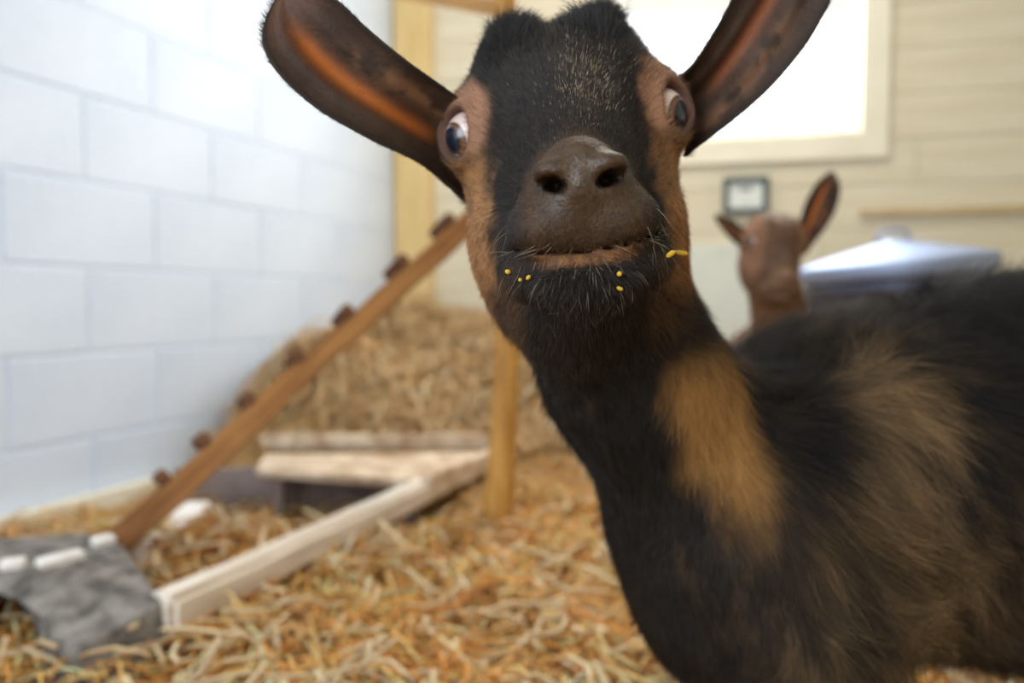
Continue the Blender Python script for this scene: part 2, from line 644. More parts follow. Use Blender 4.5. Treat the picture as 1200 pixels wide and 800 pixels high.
# ================================================================== TIMBER
# upright round post with the rail fixed to its top
post = empty('wooden_post', (P(583, 640, 1.5).x, 1.5, 0))
tag(post, 'upright golden wooden post behind the goat, standing in the straw', 'post')
pts = [P(560, 700, 1.46), P(580, 655, 1.50), P(587, 560, 1.50), P(594, 430, 1.50), P(597, 200, 1.51), P(593, 10, 1.52), P(590, -160, 1.53)]
pts[0].z = .012
pm = pole_mesh('pole', pts[1:], [.032, .029, .026, .025, .024, .024], 20, 8, .08)
o = link('pole', pm, M_pole, post)
o.matrix_parent_inverse = Matrix.Translation(post.location).inverted()
pr = pole_mesh('foot_brace', [P(545, 692, 1.40), P(570, 672, 1.47), P(586, 640, 1.50)], [.016, .020, .018], 12, 4, .1)
o = link('foot_brace', pr, M_pole, post)
o.matrix_parent_inverse = Matrix.Translation(post.location).inverted()
a, b = P(584, 10, 1.52), P(480, -8, 1.95)
rl = beam('top_rail', a, b + (b - a) * .6, .022, .032, M_pole, None, bev=.003)
tag(rl, 'thin golden rail running back from the top of the post', 'rail')

# climbing ramp: plank with cleats across it
ramp = empty('climbing_ramp', P(140, 640, 1.16))
tag(ramp, 'brown cleated plank ramp leaning steeply from the straw up to the post', 'ramp')
A, B = P(146, 628, 1.17), P(556, 255, 1.53)
d = (B - A).normalized()
view = ((A + B) / 2 - Vector((0, 0, .5))).normalized()
nrm = d.cross(Vector((0, 0, 1)).cross(d)).normalized()      # provisional
side = Vector((-.22, .96, -0.06)).normalized()
side = (side - d * side.dot(d)).normalized()
nrm = side.cross(d).normalized()
if nrm.z < 0:
    nrm = -nrm
W_ = .10


def place(o, root):
    mw = o.matrix_world.copy()
    bpy.context.view_layer.update()
    o.parent = root
    o.matrix_parent_inverse = root.matrix_world.inverted()
    o.matrix_world = mw


bpy.context.view_layer.update()
o = beam('plank', A - d * .02 + side * W_ / 2, B + d * .11 + side * W_ / 2, W_, .042, M_ramp, None, up=nrm, bev=.004, wob=.008)
place(o, ramp)
for px, py in ((190, 573), (240, 528), (295, 484), (352, 437), (410, 382), (475, 318), (530, 264)):
    best = min(range(400), key=lambda i: abs((600 + 900 * (A + (B - A) * i / 400).x / (A + (B - A) * i / 400).y) - (px + 10)))
    c = A + (B - A) * best / 400 + nrm * .031
    o = beam('cleat', c - side * .004, c + side * (W_ + .004), .024, .023, M_cleat, None, up=nrm, bev=.004, wob=.006)
    place(o, ramp)

# pale pole on the straw
pole = beam('pale_timber', P(186, 722, .93), P(535, 556, 1.78), .048, .048, M_pale, None, bev=.008, wob=.003)
tag(pole, 'long pale weathered timber lying from the concrete block to the low platform', 'timber')

# low wooden platform
plat = empty('low_platform', (-.3, 1.9, .0))
tag(plat, 'low wooden platform of weathered boards half buried in the straw', 'platform')
bpy.context.view_layer.update()


def quad_board(name, pts, thk, m, root):
    bm = bmesh.new()
    top = [bm.verts.new(p) for p in pts]
    bot = [bm.verts.new(Vector(p) - Vector((0, 0, thk))) for p in pts]
    bm.faces.new(top)
    bm.faces.new(bot[::-1])
    n = len(pts)
    for i in range(n):
        bm.faces.new((top[i], bot[i], bot[(i + 1) % n], top[(i + 1) % n]))
    bmesh.ops.recalc_face_normals(bm, faces=bm.faces)
    bmesh.ops.bevel(bm, geom=bm.edges[:], offset=.003, segments=1, affect='EDGES')
    me = bpy.data.meshes.new(name)
    bm.to_mesh(me)
    bm.free()
    o = link(name, me, m)
    place(o, root)
    return o


DZ = .125
def PD(px, py, z=DZ):
    """point seen at that pixel lying on the horizontal plane z"""
    d = P(px, py, 1.0) - Vector((0, 0, CAMZ))
    return Vector((0, 0, CAMZ)) + d * ((z - CAMZ) / d.z)


b0, b1, b2, b3 = PD(310, 531), PD(572, 529), PD(492, 563), PD(300, 549)
for k in range(3):
    t0, t1_ = k / 3 + .01, (k + 1) / 3 - .01
    quad_board('deck_board', [b0.lerp(b3, t0), b1.lerp(b2, t0), b1.lerp(b2, t1_), b0.lerp(b3, t1_)], .02, M_deck, plat)
o = beam('edge_board', b1 + Vector((.02, 0, -.014)), b2 + Vector((.012, -.01, -.014)), .022, .05, M_deck, None, bev=.003)
place(o, plat)
a, b = PD(350, 522, .135), PD(572, 522, .135)
o = beam('back_board', a + Vector((-.1, .02, .008)), b + Vector((.0, .02, .008)), .028, .035, M_deck, None, bev=.003)
place(o, plat)
a, b = PD(205, 612, .05), PD(470, 585, .045)
o = beam('side_board', Vector((-.80, 1.80, .055)), Vector((-.24, 1.82, .055)), .02, .11, M_dark, None, bev=.003)
place(o, plat)
for x_, y_ in ((b1.x - .01, b1.y - .02), (b2.x - .02, b2.y + .02), (b0.x + .05, b0.y), (b3.x + .05, b3.y)):
    o = beam('leg', (x_, y_, 0), (x_, y_, DZ - .021), .03, .03, M_dark, None, up=(0, 1, 0), bev=.002)
    place(o, plat)
# pale board flat by the foot of the ramp
o = beam('pale_board', PD(150, 668, .085), PD(232, 592, .085), .05, .018, M_white, None, bev=.003)
tag(o, 'short pale board lying under the ramp foot beside the wall', 'board')

# broken concrete block
bpts = [P(40, 673, .96), P(143, 640, 1.06), P(189, 706, .93), P(90, 764, .835),
        P(100, 905, .82), P(196, 860, .90), P(-150, 672, 1.0), P(-130, 850, .95), P(-110, 634, 1.2), P(100, 625, 1.19), (-.85, 1.2, 0), (-.50, 1.15, 0)]
bpts = [Vector((p[0], p[1], max(p[2], 0.0))) for p in bpts]
bm = bmesh.new()
for p in bpts:
    bm.verts.new(p)
bmesh.ops.convex_hull(bm, input=bm.verts)
bmesh.ops.dissolve_limit(bm, angle_limit=R(6), verts=bm.verts, edges=bm.edges)
me = bpy.data.meshes.new('concrete_block')
bm.to_mesh(me)
bm.free()
cb = link('hollow_concrete_block', me, M_conc)
cutm = pole_mesh('cut', [P(-6, 770, .80), P(-40, 712, 1.3)], [.056, .052], 16, 2)
cut = link('cut', cutm, M_conc)
md = cb.modifiers.new('b', 'BOOLEAN')
md.object = cut
md.operation = 'DIFFERENCE'
bv = cb.modifiers.new('bev', 'BEVEL')
bv.width = .007
bv.segments = 2
dg = bpy.context.evaluated_depsgraph_get()
me2 = bpy.data.meshes.new_from_object(cb.evaluated_get(dg))
bm = bmesh.new()
bm.from_mesh(me2)
bmesh.ops.triangulate(bm, faces=bm.faces)
for _ in range(3):
    bmesh.ops.subdivide_edges(bm, edges=[e for e in bm.edges if e.calc_length() > .012], cuts=1)
    bmesh.ops.triangulate(bm, faces=bm.faces)
bm.normal_update()
co = np.array([v.co[:] for v in bm.verts])
nn = fbm(co, 60, 3) - .5
for v, q in zip(bm.verts, nn):
    v.co += v.normal * float(q) * .006
    v.co.z = max(v.co.z, 0)
bm.to_mesh(me2)
bm.free()
cb.modifiers.clear()
cb.data = me2
bpy.data.objects.remove(cut)
tag(cb, 'rough grey concrete block with a hollow core at the lower left corner', 'block')
strips = [((-.80, 1.03), (-.60, .985), 'leftmost white wood strip on top of the concrete block'),
          ((-.605, 1.005), (-.555, 1.055), 'middle white wood strip on top of the concrete block'),
          ((-.575, 1.075), (-.535, 1.10), 'short white chip on the concrete block nearest the ramp foot')]
for (a, b, lab) in (((0, 661), (29, 657), strips[0][2]), ((44, 660), (97, 647), strips[1][2]), ((108, 636), (134, 630), strips[2][2])):
    p, q = PD(*a, .1805), PD(*b, .1815)
    o = beam('wood_strip', p, q, .022, .010, M_white, None, bev=.002, wob=.003)
    tag(o, lab, 'strip')

# ================================================================== THINGS AT THE BACK WALL
# trash can with shallow conical lid
cc = P(1048, 330, 2.12)
can = empty('metal_bin', (cc.x, cc.y, 0))
tag(can, 'round galvanised metal bin standing by the back wall behind the goats', 'bin')
RZ = .592
prof = [(.0, .0), (.205, 0), (.21, .01), (.215, .06), (.219, .065), (.219, .075), (.216, .08), (.232, RZ - .07), (.237, RZ - .065), (.237, RZ - .055), (.232, RZ - .05), (.235, RZ), (.239, RZ + .004), (.235, RZ + .006), (.225, RZ - .1), (.2, .02), (0, .02)]
link('body', lathe('can_body', prof), M_galvd, can)
for k in range(24):
    a = 2 * math.pi * k / 24
    o = link('rib', box_mesh('rib', .006, .014, RZ - .16, .002), M_galvd, can)
    o.location = (math.cos(a) * .2255, math.sin(a) * .2255, RZ / 2 + .0)
    o.rotation_euler = (0, 0.03, a)
lid = empty('bin_lid', (cc.x, cc.y, RZ + .012))
tag(lid, 'shiny low cone lid sitting askew on the metal bin', 'lid')
lprof = [(.0, .075), (.02, .074), (.03, .066), (.10, .050), (.17, .034), (.225, .020), (.244, .014), (.250, .008), (.250, -.028), (.246, -.032), (.243, -.028), (.243, .004), (.22, .012), (.1, .043), (0, .06)]
link('lid_top', lathe('lid_top', lprof, 64), M_galv, lid)
hm = pole_mesh('handle', [(-.045, 0, .062), (-.04, 0, .090), (0, 0, .098), (.04, 0, .090), (.045, 0, .062)], [.005] * 5, 10, 4)
link('handle', hm, M_galv, lid)
lid.rotation_euler = (R(1), R(-5.5), R(0))

# wall thermometer / dial
def back_s(px):
    """distance along the back wall hit by pixel column px"""
    k = (px - 600) / FPX
    return (k * CORNER.y - CORNER.x) / (BD.x - k * BD.y)


def back_pt(px, py):
    s = back_s(px)
    Y = CORNER.y + BD.y * s
    return s, P(px, py, Y).z


s0, z0 = back_pt(845, 252)
s1, z1 = back_pt(898, 207)
th = empty('wall_thermometer', CORNER + BD * (s0 + s1) / 2 + Vector((0, 0, z0)))
tag(th, 'small square wall gauge with dark frame and white face under the window', 'thermometer')
bpy.context.view_layer.update()
bw = .021
back_box('frame_side', s0, s0 + bw, z0, z1, .001, .032, M_frame, th, .006)
back_box('frame_side', s1 - bw, s1, z0, z1, .001, .032, M_frame, th, .006)
back_box('frame_side', s0 + bw, s1 - bw, z0, z0 + bw, .001, .031, M_frame, th, .005)
back_box('frame_side', s0 + bw, s1 - bw, z1 - bw, z1, .001, .031, M_frame, th, .005)
back_box('face', s0 + bw * .8, s1 - bw * .8, z0 + bw * .8, z1 - bw * .8, .004, .018, M_face, th)
cs = (s0 + s1) / 2
back_box('dial_print', cs - .022, cs + .022, z1 - .052, z1 - .036, .018, .0186, M_mark, th)
back_box('dial_print', cs - .018, cs + .018, z0 + .040, z0 + .044, .018, .0186, M_mark, th)

# pale board leaning on the wall below the gauge
s0, z1 = back_pt(806, 288)
s1, _z = back_pt(925, 288)
pb = back_box('leaning_sheet', s0, s1, .0, z1, .004, .03, M_bin, None, .004)
tag(pb, 'pale grey green panel standing against the wall below the gauge', 'panel')

# ================================================================== GOATS
def sd_ellip(p, c, r):
    q = (p - c) / r
    k0 = np.sqrt((q ** 2).sum(-1))
    k1 = np.sqrt(((q / r) ** 2).sum(-1))
    return k0 * (k0 - 1) / np.maximum(k1, 1e-6)


def sd_rcone(p, a, b, r1, r2):
    ba = b - a
    h = np.clip(((p - a) @ ba) / (ba @ ba), 0, 1)
    d = p - a - h[..., None] * ba
    return np.sqrt((d ** 2).sum(-1)) - (r1 + (r2 - r1) * h)


def smin(a, b, k):
    h = np.maximum(k - np.abs(a - b), 0) / k
    return np.minimum(a, b) - h * h * k * .25


def smax(a, b, k):
    return -smin(-a, -b, k)


def surface_nets(xs, ys, zs, D):
    """rectilinear-grid surface nets -> verts, quads"""
    nx, ny, nz = D.shape
    neg = D < 0
    cnt = np.zeros((nx - 1, ny - 1, nz - 1), np.int8)
    for a in (0, 1):
        for b in (0, 1):
            for c in (0, 1):
                cnt += neg[a:nx - 1 + a, b:ny - 1 + b, c:nz - 1 + c]
    act = (cnt > 0) & (cnt < 8)
    I, J, K = np.nonzero(act)
    idx = -np.ones(act.shape, np.int64)
    idx[I, J, K] = np.arange(len(I))
    acc = np.zeros((len(I), 3))
    n = np.zeros(len(I))
    X = (xs, ys, zs)
    corners = [(a, b, c) for a in (0, 1) for b in (0, 1) for c in (0, 1)]
    for ca in corners:
        for ax in range(3):
            if ca[ax] == 0:
                cb = list(ca)
                cb[ax] = 1
                d0 = D[I + ca[0], J + ca[1], K + ca[2]]
                d1 = D[I + cb[0], J + cb[1], K + cb[2]]
                m = (d0 < 0) != (d1 < 0)
                t = np.where(m, d0 / np.where(m, d0 - d1, 1), 0)
                p0 = np.stack([xs[I + ca[0]], ys[J + ca[1]], zs[K + ca[2]]], -1)
                p1 = np.stack([xs[I + cb[0]], ys[J + cb[1]], zs[K + cb[2]]], -1)
                acc += np.where(m[:, None], p0 + (p1 - p0) * t[:, None], 0)
                n += m
    V = acc / n[:, None]
    F = []
    # x edges
    for ax in range(3):
        sl0 = [slice(None)] * 3
        sl1 = [slice(None)] * 3
        sl0[ax] = slice(0, -1)
        sl1[ax] = slice(1, None)
        ch = neg[tuple(sl0)] != neg[tuple(sl1)]
        i, j, k = np.nonzero(ch)
        u, v = [(1, 2), (2, 0), (0, 1)][ax]
        ijk = np.stack([i, j, k], -1)
        ok = (ijk[:, u] > 0) & (ijk[:, v] > 0) & (ijk[:, u] < D.shape[u] - 1) & (ijk[:, v] < D.shape[v] - 1)
        ijk = ijk[ok]
        s = neg[ijk[:, 0], ijk[:, 1], ijk[:, 2]]
        def at(du, dv):
            q = ijk.copy()
            q[:, u] -= du
            q[:, v] -= dv
            return idx[q[:, 0], q[:, 1], q[:, 2]]
        q = np.stack([at(1, 1), at(0, 1), at(0, 0), at(1, 0)], -1)
        q = np.where(s[:, None], q, q[:, ::-1])
        F.append(q)
    return V, np.concatenate(F)


def axis(lo, hi, flo, fhi, fine, coarse):
    a = []
    x = lo
    while x < hi:
        a.append(x)
        if flo <= x <= fhi:
            x += fine
        else:
            dist = (flo - x) if x < flo else (x - fhi)
            st = min(coarse, fine + dist * .12)
            if x < flo:
                st = min(st, max(flo - x, fine))
            x += st
    a.append(x)
    return np.array(a)


# ---- head description, centimetres in the head's own frame: x to the viewer's right, y backwards, z up
HEAD = [
    # kind, mirrored, params, blend
    ('E', 0, ((0, 4.4, .30), (5.3, 5.6, 5.0)), .5),
    ('E', 1, ((2.2, 3.0, 1.9), (2.7, 3.6, 3.6)), 1.0),
    ('E', 0, ((0, 1.3, 1.5), (4.6, 3.6, 3.5)), 1.2),
    ('E', 1, ((4.3, 2.6, .4), (2.2, 2.8, 2.5)), 1.0),
    ('R', 0, ((0, 1.1, -1.2), (0, -6.6, -4.6), 4.1, 1.75), 1.6),
    ('E', 1, ((2.5, 2.2, -5.4), (3.1, 4.4, 5.0)), 1.6),
    ('R', 0, ((0, 1.6, -9.0), (0, -6.2, -7.9), 3.6, 1.5), 1.4),
    ('E', 0, ((0, -5.2, -5.2), (2.85, 3.6, 2.2)), 1.0),
    ('E', 1, ((1.50, -6.9, -5.80), (1.70, 1.9, 1.20)), .8),
    ('E', 0, ((0, -7.8, -3.95), (1.60, 1.5, 1.55)), .7),
    ('E', 1, ((1.10, -8.70, -3.80), (.78, .70, .50)), .40),      # nostril wings
    ('E', 0, ((0, -8.70, -4.55), (.46, .60, .50)), .35),
    ('E', 0, ((0, -6.75, -8.05), (2.2, 1.8, 1.0)), .7),         # chin
    ('E', 1, ((2.5, -4.8, -7.3), (1.2, 1.8, 1.3)), 1.0),
]
EYE_C = np.array((4.85, 1.45, .15))
EYE_R = 1.34
EYE_N = np.array((.66, -.745, .08))
EYE_N /= np.linalg.norm(EYE_N)


def head_sdf(q):
    """q in cm"""
    d = None
    for kind, mir, par, k in HEAD:
        for s in ((1, -1) if mir else (1,)):
            m = np.array((s, 1, 1))
            if kind == 'E':
                e = sd_ellip(q, np.array(par[0]) * m, np.array(par[1]))
            else:
                e = sd_rcone(q, np.array(par[0]) * m, np.array(par[1]) * m, par[2], par[3])
            d = e if d is None else smin(d, e, k)
    for s in (1, -1):
        m = np.array((s, 1, 1))
        c, nv = EYE_C * m, EYE_N * m
        # orbit swelling, socket, lids
        d = smin(d, sd_ellip(q, c + nv * -.15, np.array((1.85, 1.85, 1.75))), .7)
        r = q - c
        t = r @ nv
        rad = r - t[..., None] * nv
        rl = np.sqrt((rad * np.array((1.0, 1.0, .80)) ** 2 * rad).sum(-1) + 1e-9)
        hole = smax(np.sqrt((r ** 2).sum(-1)) - EYE_R * 1.02, -10 + 0 * t, .1)
        cone = np.maximum(rl - (.98 + .34 * (t - .8)), -t)
        d = smax(d, -np.minimum(hole, cone), .18)
        lid_ = np.sqrt((rl - 1.16) ** 2 + (t - .86) ** 2) - .20
        d = smin(d, lid_, .25)
        fold = np.sqrt((rl - 1.75) ** 2 + (t - .55) ** 2) - .10
        up = rad[..., 2] > .2
        d = np.where(up, smin(d, fold, .35), d)
        # nostril: slanted comma
        a = np.array((.62 * s, -9.30, -4.55))
        b = np.array((1.55 * s, -8.95, -4.28))
        qs = q.copy()
        qs[..., 2] = q[..., 2] - .30 * (np.abs(q[..., 0]) - 1.1) + .10 * np.maximum(np.abs(q[..., 0]) - 1.1, 0) ** 2
        d = smax(d, -sd_ellip(qs, np.array((1.12 * s, -9.15, -4.34)), np.array((.62, 1.0, .29))), .10)
        d = smax(d, -sd_rcone(q, np.array((1.05 * s, -9.1, -4.30)), np.array((1.0 * s, -7.6, -4.2)), .28, .2), .12)
    # philtrum
    d = smax(d, -sd_rcone(q, np.array((0, -9.4, -4.7)), np.array((0, -9.0, -6.4)), .10, .07), .25)
    # mouth line
    zm = -6.93 + .055 * q[..., 0] ** 2
    sheet = np.maximum(np.abs(q[..., 2] - zm) - .05, q[..., 1] + 5.5)
    d = smax(d, -sheet, .22)
    return d


def goat_mesh(name, H, prims, fine, coarse, lo, hi, hrad=.135):
    """H: 4x4 head frame (local units metres, orthonormal*scale); prims: world prims"""
    Hs = H.to_scale()[0]
    Hi = np.array(H.inverted())
    c = np.array(H.translation) + np.array(H.to_3x3() @ Vector((0, -.015, -.03)))
    ax = [axis(lo[i], hi[i], c[i] - .085 * Hs, c[i] + .085 * Hs, fine, coarse) for i in range(3)]
    shape = tuple(len(a) for a in ax)
    D = np.full(shape, .05, np.float32)

    def sub(c0, c1):
        sl = []
        for i in range(3):
            a = np.searchsorted(ax[i], c0[i])
            b = np.searchsorted(ax[i], c1[i])
            sl.append(slice(max(a - 1, 0), b + 1))
        g = np.stack(np.meshgrid(*[ax[i][sl[i]] for i in range(3)], indexing='ij'), -1)
        return tuple(sl), g
    # head
    pad = .15 * Hs
    sl, g = sub(c - pad, c + pad)
    q = (g @ Hi[:3, :3].T + Hi[:3, 3]) * 100
    hd = head_sdf(q) / 100 * Hs
    D[sl] = np.minimum(D[sl], hd)
    body = np.full(shape, .05, np.float32)
    for kind, par, k in prims:
        if kind == 'E':
            cc_, rr = np.array(par[0]), np.array(par[1])
            sl, g = sub(cc_ - rr - .06, cc_ + rr + .06)
            e = sd_ellip(g, cc_, rr)
        else:
            a, b = np.array(par[0]), np.array(par[1])
            m = max(par[2], par[3]) + .06
            sl, g = sub(np.minimum(a, b) - m, np.maximum(a, b) + m)
            e = sd_rcone(g, a, b, par[2], par[3])
        body[sl] = smin(body[sl], e, k)
    D = smin(D, body, .035)
    V, F = surface_nets(*ax, D)
    me = np_mesh(name, V, F, None, True)
    return me


def mesh_arrays(me):
    n = len(me.vertices)
    co = np.zeros(n * 3, np.float32)
    me.vertices.foreach_get('co', co)
    no = np.zeros(n * 3, np.float32)
    me.vertices.foreach_get('normal', no)
    me.calc_loop_triangles()
    t = np.zeros(len(me.loop_triangles) * 3, np.int32)
    me.loop_triangles.foreach_get('vertices', t)
    return co.reshape(-1, 3).astype(float), no.reshape(-1, 3).astype(float), t.reshape(-1, 3)


def sample(me, n, dens, seed):
    co, no, tri = mesh_arrays(me)
    A, B, C = co[tri[:, 0]], co[tri[:, 1]], co[tri[:, 2]]
    ar = .5 * np.linalg.norm(np.cross(B - A, C - A), axis=1)
    w_ = ar * dens((A + B + C) / 3, (no[tri[:, 0]] + no[tri[:, 1]] + no[tri[:, 2]]) / 3)
    rng = np.random.default_rng(seed)
    i = rng.choice(len(tri), n, p=w_ / w_.sum())
    u, v = rng.random(n), rng.random(n)
    f = u + v > 1
    u[f], v[f] = 1 - u[f], 1 - v[f]
    wv = (1 - u - v)[:, None]
    p = A[i] * wv + B[i] * u[:, None] + C[i] * v[:, None]
    nn = no[tri[i, 0]] * wv + no[tri[i, 1]] * u[:, None] + no[tri[i, 2]] * v[:, None]
    nn /= np.maximum(np.linalg.norm(nn, axis=1), 1e-6)[:, None]
    return p, nn, rng


def hair(name, p, nrm, comb, length, lay, width, cols, rng, parent, m, pts=5, curl=.25, droop=0.0):
    """hair strands: comb = unit flow direction, lay = 0 upright..1 flat"""
    n = len(p)
    t = comb - nrm * (comb * nrm).sum(1)[:, None]
    t /= np.maximum(np.linalg.norm(t, axis=1), 1e-6)[:, None]
    jit = rng.normal(0, curl, (n, 3))
    lay = np.clip(lay + rng.normal(0, .08, n), 0, .97)
    d = t * lay[:, None] + nrm * (1 - lay)[:, None] + jit * .35
    d /= np.linalg.norm(d, axis=1)[:, None]
    d2 = t + nrm * ((1 - lay) * .45)[:, None] + jit
    d2 /= np.linalg.norm(d2, axis=1)[:, None]
    pos = np.zeros((n, pts, 3), np.float32)
    rad = np.zeros((n, pts), np.float32)
    cur = p - nrm * .0005
    for k in range(pts):
        s = k / (pts - 1)
        pos[:, k] = cur
        rad[:, k] = width * (1 - s) ** .6 if k < pts - 1 else width * .08
        dd = d * (1 - s) + d2 * s
        dd[:, 2] -= droop * s
        dd /= np.linalg.norm(dd, axis=1)[:, None]
        cur = cur + dd * (length / (pts - 1))[:, None]
    cd = bpy.data.hair_curves.new(name)
    cd.add_curves([pts] * n)
    cd.attributes['position'].data.foreach_set('vector', pos.ravel())
    ra = cd.attributes.get('radius') or cd.attributes.new('radius', 'FLOAT', 'POINT')
    ra.data.foreach_set('value', rad.ravel())
    ca = cd.attributes.new('Col', 'FLOAT_COLOR', 'CURVE')
    c4 = np.ones((n, 4), np.float32)
    c4[:, :3] = cols
    ca.data.foreach_set('color', c4.ravel())
    cd.materials.append(m)
    o = bpy.data.objects.new(name, cd)
    COL.objects.link(o)
    if parent is not None:
        o.parent = parent
    return o


def mixc(a, b, t):
    return a * (1 - t[:, None]) + np.asarray(b)[None, :] * t[:, None]


def gauss(p, c, r):
    return np.exp(-(((p - np.array(c)) / np.array(r)) ** 2).sum(-1))


def head_frame(origin, roll, yaw, pitch, scale=1.0):
    """roll>0: viewer's right side up; yaw>0 nose to viewer's right; pitch>0 nose up"""
    m = Matrix.Rotation(yaw, 4, 'Z') @ Matrix.Rotation(-roll, 4, 'Y') @ Matrix.Rotation(-pitch, 4, 'X')
    return Matrix.Translation(origin) @ m @ Matrix.Scale(scale, 4)


# ---------------------------------------------------------------- foreground goat
H1 = head_frame(P(663, 143, .385), R(6.0), R(-3.0), R(0))
H1i = np.array(H1.inverted())


def to_head(p, Hi):
    return (p @ Hi[:3, :3].T + Hi[:3, 3]) * 100


def hw(H, x, y, z):
    return tuple(H @ Vector((x / 100, y / 100, z / 100)))


BODY1 = [
    ('R', (hw(H1, 0.2, 5.5, -3.0), (.070, .462, .460), .044, .046), .025),
    ('R', ((.069, .458, .462), (.128, .500, .385), .045, .068), .03),
    ('E', ((.163, .525, .335), (.088, .095, .110)), .04),
    ('E', ((.225, .550, .360), (.110, .100, .112)), .04),
    ('E', ((.450, .590, .369), (.300, .125, .150)), .05),
    ('E', ((.700, .640, .380), (.150, .120, .148)), .05),
    ('R', ((.200, .480, .300), (.195, .470, .150), .045, .022), .03),
    ('R', ((.195, .470, .150), (.190, .475, .030), .020, .017), .02),
    ('R', ((.240, .600, .300), (.235, .610, .150), .045, .022), .03),
    ('R', ((.235, .610, .150), (.230, .615, .030), .020, .017), .02),
    ('R', ((.700, .570, .330), (.690, .560, .220), .075, .035), .04),
    ('R', ((.690, .560, .220), (.745, .565, .140), .032, .018), .02),
    ('R', ((.745, .565, .140), (.735, .560, .030), .018, .016), .02),
    ('R', ((.720, .700, .330), (.720, .710, .220), .075, .035), .04),
    ('R', ((.720, .710, .220), (.775, .715, .140), .032, .018), .02),
    ('R', ((.775, .715, .140), (.765, .710, .030), .018, .016), .02),
    ('R', ((.820, .665, .470), (.855, .670, .500), .022, .012), .02),
]


def color1(p, nrm=None):
    """coat colour of the foreground goat, by place on the animal"""
    q = to_head(p, H1i)
    x, y, z = q[:, 0], q[:, 1], q[:, 2]
    n = fbm(p, 90, 7)
    n2 = fbm(p, 520, 17, 2)
    black = np.array((.0165, .0125, .0100))
    col = np.repeat(black[None], len(p), 0) * (.7 + .8 * n)[:, None]
    inhead = sstep(-14.5, -11.0, z) * sstep(12, 9, y)
    ax_ = np.abs(x)
    # tan round the eyes, along the cheeks, brown muzzle
    eye = np.maximum(gauss(q, (4.6, .6, .7), (2.4, 3.0, 2.5)), gauss(q, (-4.6, .6, .7), (2.4, 3.0, 2.5)))
    eye = sstep(.42, .70, eye + (n - .5) * .3) * sstep(3.0, 4.1, ax_ + (n - .5))
    cheek = .85 * sstep(3.5, 4.5, ax_ + (n - .5) * 1.4 + .10 * (z + 4)) * sstep(-10.0, -7.5, z) * sstep(-.5, -2, z) * sstep(7, 3, y)
    jaw = .6 * sstep(2.4, 3.4, ax_) * sstep(-12, -10, z) * sstep(-6.5, -8.5, z) * sstep(5, 1, y)
    muz = sstep(-4.6, -6.4, y + .45 * ax_ + (n - .5) * 1.6) * sstep(-7.5, -6.8, z) * sstep(3.1, 1.9, ax_ + (n2 - .5) * .8)
    nose = gauss(q, (0, -8.5, -4.2), (1.8, 2.2, 1.6))
    lip = sstep(.4, .15, np.abs(z + 7.2 - .055 * x ** 2)) * sstep(-5.6, -6.6, y) * sstep(2.4, 1.6, ax_)
    speck = sstep(.50, .70, n2) * gauss(q, (1.1, -1.6, 1.2), (1.5, 4, 1.7))
    hd = col.copy()
    hd = mixc(hd, (.40, .20, .11), eye * (.6 + .4 * n))
    hd = mixc(hd, (.42, .20, .075), cheek * sstep(.05, .5, n2))
    hd = hd * (1 - .45 * cheek * sstep(.35, .7, fbm(p, 70, 91)))[:, None]
    hd = mixc(hd, (.20, .10, .045), jaw * sstep(.25, .6, n2) * .8)
    mt = fbm(p, 900, 77, 2)
    hd = mixc(hd, (.066, .035, .016), muz * .9)
    hd = mixc(hd, (.085, .052, .031), sstep(.45, .8, nose) * muz)
    hd = hd * (1 + (mt[:, None] - .5) * 1.3 * muz[:, None])
    hd = mixc(hd, (.21, .09, .034), lip * (.5 + .5 * sstep(.3, .6, n2)))
    hd = mixc(hd, (.20, .15, .10), speck * .35)
    lid_ = np.maximum(*[np.exp(-((np.linalg.norm(q - (EYE_C + EYE_N * .86) * np.array((s, 1, 1)), axis=1) - 1.16) / .24) ** 2) for s in (1, -1)])
    hd = mixc(hd, (.10, .045, .03), np.clip(lid_ * 1.1, 0, 1))
    # body pattern
    X, Z = p[:, 0], p[:, 2]
    st = fbm(p * np.array((1, 1, .35)), 70, 41)
    st2 = fbm(p * np.array((1, 1, .5)), 24, 43)
    bd = col.copy() * .7
    stripe = gauss(np.stack([X - .30 * (.46 - Z) * (Z < .46), Z], -1), (.106, .450), (.027, .080)) * sstep(.60, .50, p[:, 1])
    bd = mixc(bd, (.36, .175, .048), sstep(.15, .85, stripe + (st - .5) * .7) * .95)
    pat = .85 * gauss(np.stack([X, Z], -1), (.235, .44), (.035, .045)) + 1.0 * gauss(np.stack([X, Z], -1), (.25, .32), (.075, .085)) + .7 * sstep(.30, .45, X) * sstep(.50, .44, Z)
    pat = pat * (sstep(.40, .64, st) * .65 + sstep(.42, .66, st2) * .6)
    bd = mixc(bd, (.36, .215, .095), np.clip(pat, 0, .9) * (.35 + .65 * sstep(.35, .6, fbm(p * np.array((1, 1, .45)), 130, 47, 2))))
    return hd * inhead[:, None] + bd * (1 - inhead)[:, None]


def wet1(p):
    q = to_head(p, H1i)
    return np.clip(gauss(q, (0, -8.9, -4.3), (1.8, 1.8, 1.4)) * 1.4, 0, 1)


def add_float(me, name, v):
    a = me.attributes.new(name, 'FLOAT', 'POINT')
    a.data.foreach_set('value', np.asarray(v, np.float32))


g1 = empty('goat', (.3, .55, 0))
tag(g1, 'black and tan goat in front, staring into the lens with its nose raised', 'goat')
bpy.context.view_layer.update()


